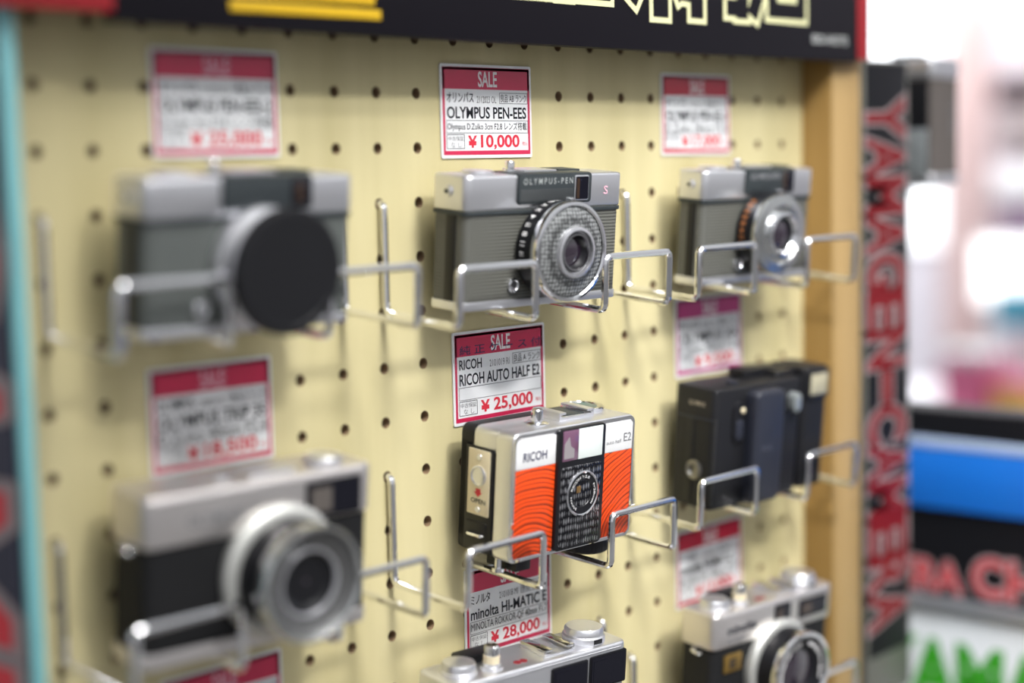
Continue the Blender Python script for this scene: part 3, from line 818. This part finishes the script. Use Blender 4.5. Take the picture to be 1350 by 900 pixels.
# rangefinder-style cameras
def rangefinder(label, x, y, z, yaw, W, H, D, ztop, win, win2, lens, top_mat, name=None, lens_style='wide', gold=None, zl0=0.0, chrome_bar=False, flange=36.0, glint=None):
    t = film_camera(label, x, y, z, yaw)
    r = 5.5
    MB().prism(rrect(.8, W - .8, .8, D - .8, r, 6), 'z', zl0 + 7, ztop + 1).build('body', BLACKLEATHER, t)
    MB().prism(rrect(0, W, 0, D, r + .4, 6), 'z', zl0, zl0 + 8, 1.0).build('base_plate', top_mat, t)
    MB().prism(rrect(-.2, W + .2, -.2, D + .2, r, 6), 'z', ztop, H, 1.8, 3).build('top_plate', top_mat, t)
    MB().tube([(r, -.1, H - 2.6), (W - r, -.1, H - 2.6)], .5).build('top_edge_line', top_mat, t)
    for nm, wn in (('viewfinder_window', win), ('meter_window', win2)):
        if wn:
            f = MB().prism(rrect(wn[0] - 1.2, wn[1] + 1.2, wn[2] - 1.2, wn[3] + 1.2, 1.2, 3), 'y', -1.0, 1, .2).build(nm, SIGNBLACK if nm == 'viewfinder_window' else BLACKP, t)
            MB().prism(rrect(wn[0], wn[1], wn[2], wn[3], .6, 3), 'y', -1.3, .5).build('pane', GLASS, f)
            MB().box(wn[0] + 1.5, wn[0] + (wn[1] - wn[0]) * .45, -1.45, -1.25, wn[2] + 2, wn[3] - 2).build('pane_reflection', glint or GLASSGLINT, f)
    cx, cz, fr = lens
    if lens_style == 'wide':
        MB().lathe([(flange, 0), (flange, 3.4), (flange - 1.6, 5.4), (28, 6.4), (0, 6.4)], (cx, 0, cz), '-y', 72).build('lens_flange', FLANGE, t)
        MB().lathe([(27.4, 5), (27.4, 21, 1), (26.6, 22.5), (0, 22.5)], (cx, 0, cz), '-y', 120, 60, .7).build('focus_ring', BLACKP, t)
        MB().lathe([(28.6, 22), (28.6, 28.4), (28.0, 29.6), (26.8, 29.8), (26.0, 28.4)], (cx, 0, cz), '-y', 72).build('front_rim', SILVERCELL, t)
        MB().lathe([(25.8, 28.4), (24.5, 27.0), (17.2, 25.4), (16.8, 24.4)], (cx, 0, cz), '-y', 72).build('bubble_ring', RINGGREY, t)
        MB().lathe([(17.2, 25.0), (16.8, 26.0), (15.6, 25.8), (14.8, 24.0)], (cx, 0, cz), '-y', 56).build('lens_rim', SATIN, t)
        MB().lathe([(15.4, 24.6), (11.5, 22.6), (9, 20.4)], (cx, 0, cz), '-y', 48).build('inner_barrel', BLACKP, t)
        MB().lathe([(10.5, 21.2), (6, 22.2), (0, 22.6)], (cx, 0, cz), '-y', 40).build('lens_glass', LENSGLASS, t)
    else:
        MB().lathe([(31.8, 0), (31.8, 4.4), (30.6, 6.0), (28, 6.8), (0, 6.8)], (cx, 0, cz), '-y', 72).build('lens_flange', FLANGE, t)
        MB().lathe([(27.3, 6), (27.3, 16.5, 1), (26.4, 18), (0, 18)], (cx, 0, cz), '-y', 120, 60, .7).build('focus_ring', BLACKP, t)
        MB().lathe([(26.0, 18), (28.6, 19.4), (28.6, 22.4), (28.0, 24.2), (25.6, 24.6), (24.4, 23.2)], (cx, 0, cz), '-y', 72).build('front_rim', CHROME2, t)
        MB().lathe([(24.8, 23.0), (22, 21.4), (15.5, 19.0), (14.8, 17.0)], (cx, 0, cz), '-y', 72).build('lens_face', BLACKP, t)
        MB().lathe([(15.2, 18.2), (8, 19.6), (0, 20.2)], (cx, 0, cz), '-y', 40).build('lens_glass', LENSGLASS, t)
        q = MB()
        q.text('MINOLTA LENS', on_face(cx, cz, 19.4, math.radians(75), math.radians(95), 2.4, -22.6), 0.03)
        q.text('ROKKOR-QF 1:1.7', on_face(cx, cz, 19.4, math.radians(205), math.radians(110), 2.4, -22.6), 0.03)
        q.build('lens_lettering', WHITEINK, t, flat=True)
    if name:
        MB().textf(name[0], 12.8, 42, H - 14.5, H - 8.5, -.45, 0.02).build('name_lettering', INK, t, flat=True)
        MB().textf(name[1], 13, 31, H - 20.5, H - 17.5, -.45).build('model_lettering', GREYINK, t, flat=True)
    if gold:
        g = MB().box(gold[0], gold[1], -.4, 1, gold[2], gold[3], .3).build('gold_badge', mat('gold_badge', (0.26, 0.16, 0.04, 1), 0.35, 0.6), t)
        MB().textf('E', gold[0] + 6, gold[1] - 6, gold[2] + 3, gold[3] - 3, -.5, 0.03).build('badge_lettering', INK, g, flat=True)
    if chrome_bar:
        MB().prism(rrect(3, 46, zl0 + 12, zl0 + 15, 1, 3), 'y', -1.2, 1, .3).build('trim_bar', SATIN, t)
    MB().tube([(-.2, D * .5, H - 24), (-4.0, D * .5, H - 24.5), (-4.0, D * .3, H - 26), (-.2, D * .3, H - 26)], 1.0, 1.2).build('strap_lug', CHROME2, t)
    return t
c4 = rangefinder('black and silver camera with a big lens, bottom left, strongly blurred', -223.3, -42, -298, .08, 129, 82, 33, 57.5,
                 (89.5, 120, 60, 76), None, (73, 36.5, 28), SATINW, lens_style='wide', flange=33.0, glint=mat('grey_finder_glint', (0.11, 0.095, 0.085, 1), 0.2, 0, coat=0.4))  # grey patch paints the reflection on the finder pane
MB().lathe([(0, 0), (9.5, 0), (9.5, 3.6), (8.6, 4.4), (0, 4.4)], (108, 13, 81.8), 'z', 36, 18, .4).build('frame_counter_dial', SATIN, c4)
MB().box(60, 86, 6, 24, 81.8, 84.6, .4).build('accessory_shoe', SATIN, c4)
MB().lathe([(0, 0), (4, 0), (4, 3.4), (0, 3.8)], (47, 12, 81.8), 'z', 24).build('shutter_button', CHROME2, c4)
MB().textf('OLYMPUS', 22, 52, 66, 71, -.45, 0.01).build('name_lettering', GREYINK, c4, flat=True)

c8 = rangefinder('black leather and silver camera with a large black lens, bottom right', 205.6, -43, -450.5, .08, 124, 89.5, 30, 66,
                 (88, 115.5, 72.5, 83), (62, 76, 74, 84.5), (64.5, 44.5, 28), SATINW, name=('minolta', 'HI-MATIC'), lens_style='deep', gold=(11.5, 29, 49, 61))
def minolta_top(t, H, W, D, sc=1.0):
    MB().lathe([(0, 0), (10.5, 0), (10.5, 1.0), (9.6, 1.6), (9.6, 4.8, 1), (8.8, 5.8), (3.0, 7.0), (0, 7.2)], (17, D * .52, H - .2), 'z', 72, 36, .35).build('rewind_crank', SATIN, t)
    s = MB().lathe([(0, 0), (6.8, 0), (6.8, 1.4), (5.2, 1.8), (5.2, 3.2), (0, 3.2)], (36, D * .36, H - .2), 'z', 32).build('shutter_collar', SATIN, t)
    MB().lathe([(0, 3.0), (4.6, 3.0), (4.6, 7.4), (0, 7.4)], (36, D * .36, H - .2), 'z', 48).build('cream_ring', CREAM, s)
    MB().lathe([(0, 7.2), (4.3, 7.2), (4.3, 12.4, 1), (3.6, 13.2), (2.0, 12.4), (0, 12.4)], (36, D * .36, H - .2), 'z', 64, 16, .5).build('shutter_button', CHROME2, s)
    MB().prism(rrect(22, 50, D * .62, D - 1, 3, 4), 'z', H - .2, H + 5.2, .8).build('wind_lever', BLACKP, t)
    sh = MB().box(70, 93, 5.5, 27, H - .2, H + 1.0, .2).build('accessory_shoe', SATIN, t)
    for a, c in ((70, 76), (87, 93)):
        MB().box(a, c, 5.5, 27, H + 2.8, H + 4.0, .2).build('shoe_rail', CHROME2, sh)
    MB().box(70, 71.2, 5.5, 27, H + .8, H + 3.4, .2).build('shoe_rail', CHROME2, sh)
    MB().box(91.8, 93, 5.5, 27, H + .8, H + 3.4, .2).build('shoe_rail', CHROME2, sh)
    d = MB().lathe([(0, 0), (12.6, 0), (12.6, 3.4), (11.6, 4.2), (11.6, 7.0, 1), (10.4, 8.4), (0, 8.8)], (W - 20, D * .5, H - .2), 'z', 72, 30, .3).build('film_speed_dial', SATIN, t)
    MB().box(W - 23, W - 17, D * .5 - 12.9, D * .5 - 11.5, H + .4, H + 3.2, .2).build('index_mark', BLACKP, d)
    rm = MB()
    for xx in (52.5, 57.2):
        rm.lathe([(0, 0), (2.3, 0), (2.1, .5), (0, .5)], (xx, 9, H - .1), 'z', 24)
    rm.build('red_mark', mat('dark_red_print', (0.20, 0.010, 0.018, 1), 0.4), t)
minolta_top(c8, 89.5, 124, 30)
c7 = rangefinder('satin silver camera seen from above with knobs on top, bottom middle edge', -34.4, -46, -422.5, .12, 130, 75, 33, 46,
                 (101, 127.5, 52, 69.5), (71.5, 97, 51, 69), (95.5, 16, 28), SATIN, lens_style='wide', flange=27.5, glint=GLASS)
minolta_top(c7, 75, 130, 33)

# black compact with clamshell cover and a flash unit
def black_compact():
    H, D = 79.0, 35.0
    t = film_camera('black plastic compact camera with sliding cover and flash, middle right', 212, -42, -294.6, .05)
    b = MB()
    b.prism(rrect(0, 92, 0, D, 4.5, 6), 'z', 0, H, 1.6, 3)
    b.build('body', BLACKMATT, t)
    MB().prism(rrect(.6, 32, .4, 1.6, .4, 2), 'z', 3, 60, .1).build('ribbed_grip', RIBBLACK, t)
    MB().box(-.5, .6, 2, D - 3, 58.5, 59.6, .2).build('seam_line', SLATE, t)
    MB().box(-.5, .6, 16, 22, 3, 58, .2).build('back_seam', BLACKP, t)
    MB().prism([(p[0], p[1]) for p in rrect(31.5, 62, 1.0, H - 3, 5, 6)], 'y', -9, 2, 2.6, 3).build('sliding_cover', SLATE, t)
    MB().textf('XA', 38, 50, 36, 40, -9.2).build('cover_lettering', mat('dark_lettering', (0.07, 0.075, 0.10, 1), 0.4), t, flat=True)
    s = MB().prism(rrect(17.5, 30, 42, 70, 6.0, 8), 'y', -1.2, 1, .5).build('slider_recess', BLACKP, t)
    MB().prism(rrect(19.8, 28, 44, 58, 4.0, 8), 'y', -2.2, .5, .6).build('slider_pad', SLATE, s)
    MB().lathe([(0, 0), (1.9, 0), (1.9, .8), (1.2, 1.3), (0, 1.4)], (26.5, -1.1, 63.5), '-y', 24).build('cream_button', CREAM, s)
    MB().prism(rrect(76, 84, 57, 70, 3.8, 6), 'y', -6.0, 1, .5).build('oval_badge', mat('pale_silver_badge', (0.40, 0.43, 0.43, 1), 0.3, 0.6), t)
    # flash unit on the lens side
    MB().prism(rrect(73, 95, 8, 30, 3, 5), 'z', 2, H + 4, 1.5, 3).build('flash_joint', BLACKP, t)
    fl_ = MB().prism(rrect(95, 122, 0, 32, 4, 6), 'z', 1, H + 5, 1.6, 3).build('flash_unit', BLACKMATT, t)
    MB().prism(rrect(96.6, 120.4, 62.5, H + 3.2, 1.5, 4), 'y', -1.6, 1, .4).build('flash_bezel', BLACKP, fl_)
    MB().prism(rrect(99.4, 117.8, 65.5, H + 0.6, 1.0, 4), 'y', -2.0, .5, .2).build('flash_window', mat('cream_flash_window', (0.42, 0.385, 0.27, 1), 0.25, 0, ('X', 300, (1, 1, 1), .5, .4), coat=.4), fl_)
    # top and side details
    MB().prism(rrect(50, 90, 18, 32, 2, 4), 'z', H - .5, H + 5.5, 1).build('top_housing', BLACKP, t)
    MB().lathe([(0, 0), (4.2, 0), (4.2, 1.6), (0, 2.0)], (30, 12, H - .2), 'z', 28).build('shutter_button', SLATE, t)
    MB().text('OLYMPUS', lambda u, v: (-.15, 22 - u * 13, 67.2 + v * 2.6), 0.02).build('side_lettering', mat('grey_gold_print', (0.45, 0.38, 0.30, 1), 0.4), t, flat=True)
    MB().lathe([(6.2, 0), (6.2, 1.2), (4.8, 2.0), (3.8, 1.2), (3.4, .4), (0, .4)], (.2, 14.5, 25), '-x', 32).build('strap_socket', mat('dull_steel', (0.30, 0.29, 0.27, 1), 0.3, 1.0), t)
    return t
black_compact()

# camera hanging on the far side of the right post, standing on end
def end_camera():
    t = thing('film_camera', 'silver and brown-grey camera hanging beyond the tall sign against the bright shop', 'camera', (530, -25, -93.5), (0, 0, 0), 'used film cameras on display')
    W, D, H = 45.0, 86.0, 99.0
    MB().prism(rrect(.8, W - .8, .8, D - .8, 4.5, 6), 'z', 8, 85).build('body', BROWNLEATHER, t)
    MB().prism(rrect(0, W, 0, D, 5, 6), 'z', 0, 9, 1.4, 3).build('base_plate', SATIN, t)
    MB().prism(rrect(0, W, 0, D, 5, 6), 'z', 82, H, 3.0, 3).build('top_plate', SATIN, t)
    MB().box(-.5, 1, 3.5, D - 4, 9, 82, .3).build('back_door', BLACKP, t)
    lb = MB().box(-1.4, 0, 4, 40, 8, 44, .4).build('label_plate', mat('pale_grey_plate', (0.40, 0.43, 0.44, 1), 0.4, 0.5), t)
    MB().text('PEN', lambda u, v: (-1.6, 30 - u * 16, 27 + v * 3)).build('label_lettering', GREYINK, lb, flat=True)
    MB().prism(rrect(8, 26, 18, 42, 4, 5), 'z', H - .5, H + 3.5, .8).build('accessory_shoe', DARKGREY, t)
    MB().text('OLYMPUS', lambda u, v: (30 + v * 5, .55, 64 - u * 26), 0.02).build('side_lettering', GREYINK, t, flat=True)
    return t
end_camera()
hk = MB().tube([(0, 20, 0), (32, 20, -2), (60, 20, -4), (78, 20, -4), (78, 20, 12)], 1.95, 4).build('wire_hook', CHROME, None)
world(hk, 500.5, 0, -94.0)
tag(hk, 'chrome wire hook under the camera beyond the tall sign', 'hook', 'chrome wire display hooks')

# ------------------------------------------------------------------ neighbouring display with its signs, and the shop behind
ds = thing('display_counter', 'black display counter with blue band and white sign with green letters, lower right', 'display counter', (600, 0, 0))
MB().box(0, 42, -420, 700, -1300, -279, 2).build('counter_body', SIGNBLACK, ds)
MB().box(-5, 0, -420, 700, -361, -310, 1).build('blue_band', BLUE, ds)
MB().box(-6, 0, -420, 700, -310, -302.5, 1).build('band_highlight', BLUESHINE, ds)
MB().box(-12, 0, -420, 700, -448, -436, 1.5).build('metal_rail', RAILGREY, ds)
MB().box(-7, 0, -420, 700, -640, -448, 1).build('white_panel', SIGNWHITE, ds)
def left_text(m, s, y0, y1, z0, z1, x, bold):
    return m.text(s, lambda u, v: (x, y0 + u * (y1 - y0), z0 + v * (z1 - z0)), bold)
for s_, y0, y1, z0, z1 in (('ERA', 44, -14, -431, -407), ('CHINO', -26, -162, -430, -399)):
    left_text(MB(), s_, y0, y1, z0, z1, -.6, 0.075).build('letter_outline', LETPINK, ds, flat=True)
    left_text(MB(), s_, y0, y1, z0, z1, -1.0, 0.02).build('red_lettering', LETRED, ds, flat=True)
left_text(MB(), 'YAMAGEN', 62, -210, -525, -474, -7.5, 0.05).build('green_lettering', GREEN, ds, flat=True)

def goods(name, label, cat, x, y, z, sx_, sy_, sz, m, m2, group=None, lid=0.22):
    t = thing(name, label, cat, (x, y, z), (0, 0, random.uniform(-.2, .2)), group)
    MB().box(-sx_ / 2, sx_ / 2, -sy_ / 2, sy_ / 2, 0, sz, 4).build('carton', m, t)
    MB().box(-sx_ / 2 - 1, sx_ / 2 + 1, -sy_ / 2 - 1, sy_ / 2 + 1, sz * (1 - lid), sz + 1, 4).build('label_band', m2, t)
    return t
bt = MB().box(1990, 2450, 300, 1500, -1300, -530, 4).build('goods_table', mat('pale_table', (0.70, 0.68, 0.72, 1), 0.5))
bt.location = (0, 0, Z0)
tag(bt, 'pale table carrying blurred coloured goods behind the counter', 'table')
PINKB = mat('pink_packaging', (0.72, 0.16, 0.30, 1), 0.5)
YELB = mat('yellow_packaging', (0.80, 0.46, 0.10, 1), 0.5)
TEALB = mat('blue_packaging', (0.10, 0.42, 0.58, 1), 0.5)
WHITEB = mat('white_packaging', (0.80, 0.80, 0.82, 1), 0.5)
MAROON = mat('maroon_packaging', (0.22, 0.03, 0.05, 1), 0.5)
goods('goods_box', 'blurred pink package on the pale table behind the counter', 'package', 2080, 745, -530, 70, 90, 120, PINKB, WHITEB, 'blurred packages behind the counter', .15)
goods('goods_box', 'blurred yellow package right of the pink one behind the counter', 'package', 2075, 650, -530, 70, 70, 75, YELB, PINKB, 'blurred packages behind the counter', .2)
goods('goods_box', 'blurred blue package highest of those behind the counter, at right edge', 'package', 2200, 700, -530, 90, 90, 215, WHITEB, TEALB, 'blurred packages behind the counter', .3)
# tall fittings further back
t = thing('shop_pillar', 'salmon pink pillar far back in the bright shop', 'pillar', (2700, 1085, -1300))
MB().box(-45, 45, -38, 38, 0, 2300, 5).build('shaft', mat('salmon_paint', (0.60, 0.44, 0.42, 1), 0.6), t)
MB().box(-55, 55, -50, 50, 0, 120, 4).build('plinth', mat('salmon_dark_paint', (0.60, 0.42, 0.40, 1), 0.6), t)
t = thing('shelf_unit', 'blurred pale shelf unit with dark panels at the right edge of the shop', 'shelf', (2900, 820, -1300))
MB().box(0, 300, -520, 320, 0, 2100, 4).build('carcass', mat('beige_grey_cabinet', (0.60, 0.54, 0.57, 1), 0.6), t)
MB().box(-12, 0, -520, 300, 1342, 1402, 3).build('dark_panel', mat('dark_brown_panel', (0.055, 0.035, 0.04, 1), 0.5), t)
MB().box(-12, 0, -520, 290, 1240, 1330, 3).build('beige_panel', mat('beige_panel', (0.36, 0.31, 0.31, 1), 0.5), t)
MB().box(-14, 0, -520, 320, 1130, 1200, 3).build('shelf_board', mat('white_shelf', (0.85, 0.86, 0.88, 1), 0.5), t)
MB().box(-12, 0, -520, 285, 1025, 1105, 3).build('purple_panel', mat('purple_grey_panel', (0.22, 0.15, 0.23, 1), 0.5), t)
t = thing('light_box', 'glowing white light box in the shop beyond the counter', 'light box', (2500, 0, -1300))
MB().box(0, 60, 480, 960, 930, 1060, 4).build('casing', mat('light_box_casing', (0.8, 0.8, 0.8, 1), 0.5), t)
MB().box(-6, 0, 485, 955, 936, 1054, 3).build('lit_face', mat('lit_face', (1, 0.99, 0.97, 1), 0.5, emit=1.5), t)
MB().box(10, 50, 500, 540, 0, 930, 3).build('leg', mat('light_box_casing', (0.8, 0.8, 0.8, 1), 0.5), t)
MB().box(10, 50, 900, 940, 0, 930, 3).build('leg', mat('light_box_casing', (0.8, 0.8, 0.8, 1), 0.5), t)
wn = MB().box(3285, 3302, 1150, 2600, 1300 - 300, 2700, 3).build('added_glow_panel', mat('bright_glow_panel', (0.95, 0.98, 1.0, 1), 0.3, emit=1.25))  # glowing panel added to whiten the far background
structure(wn)
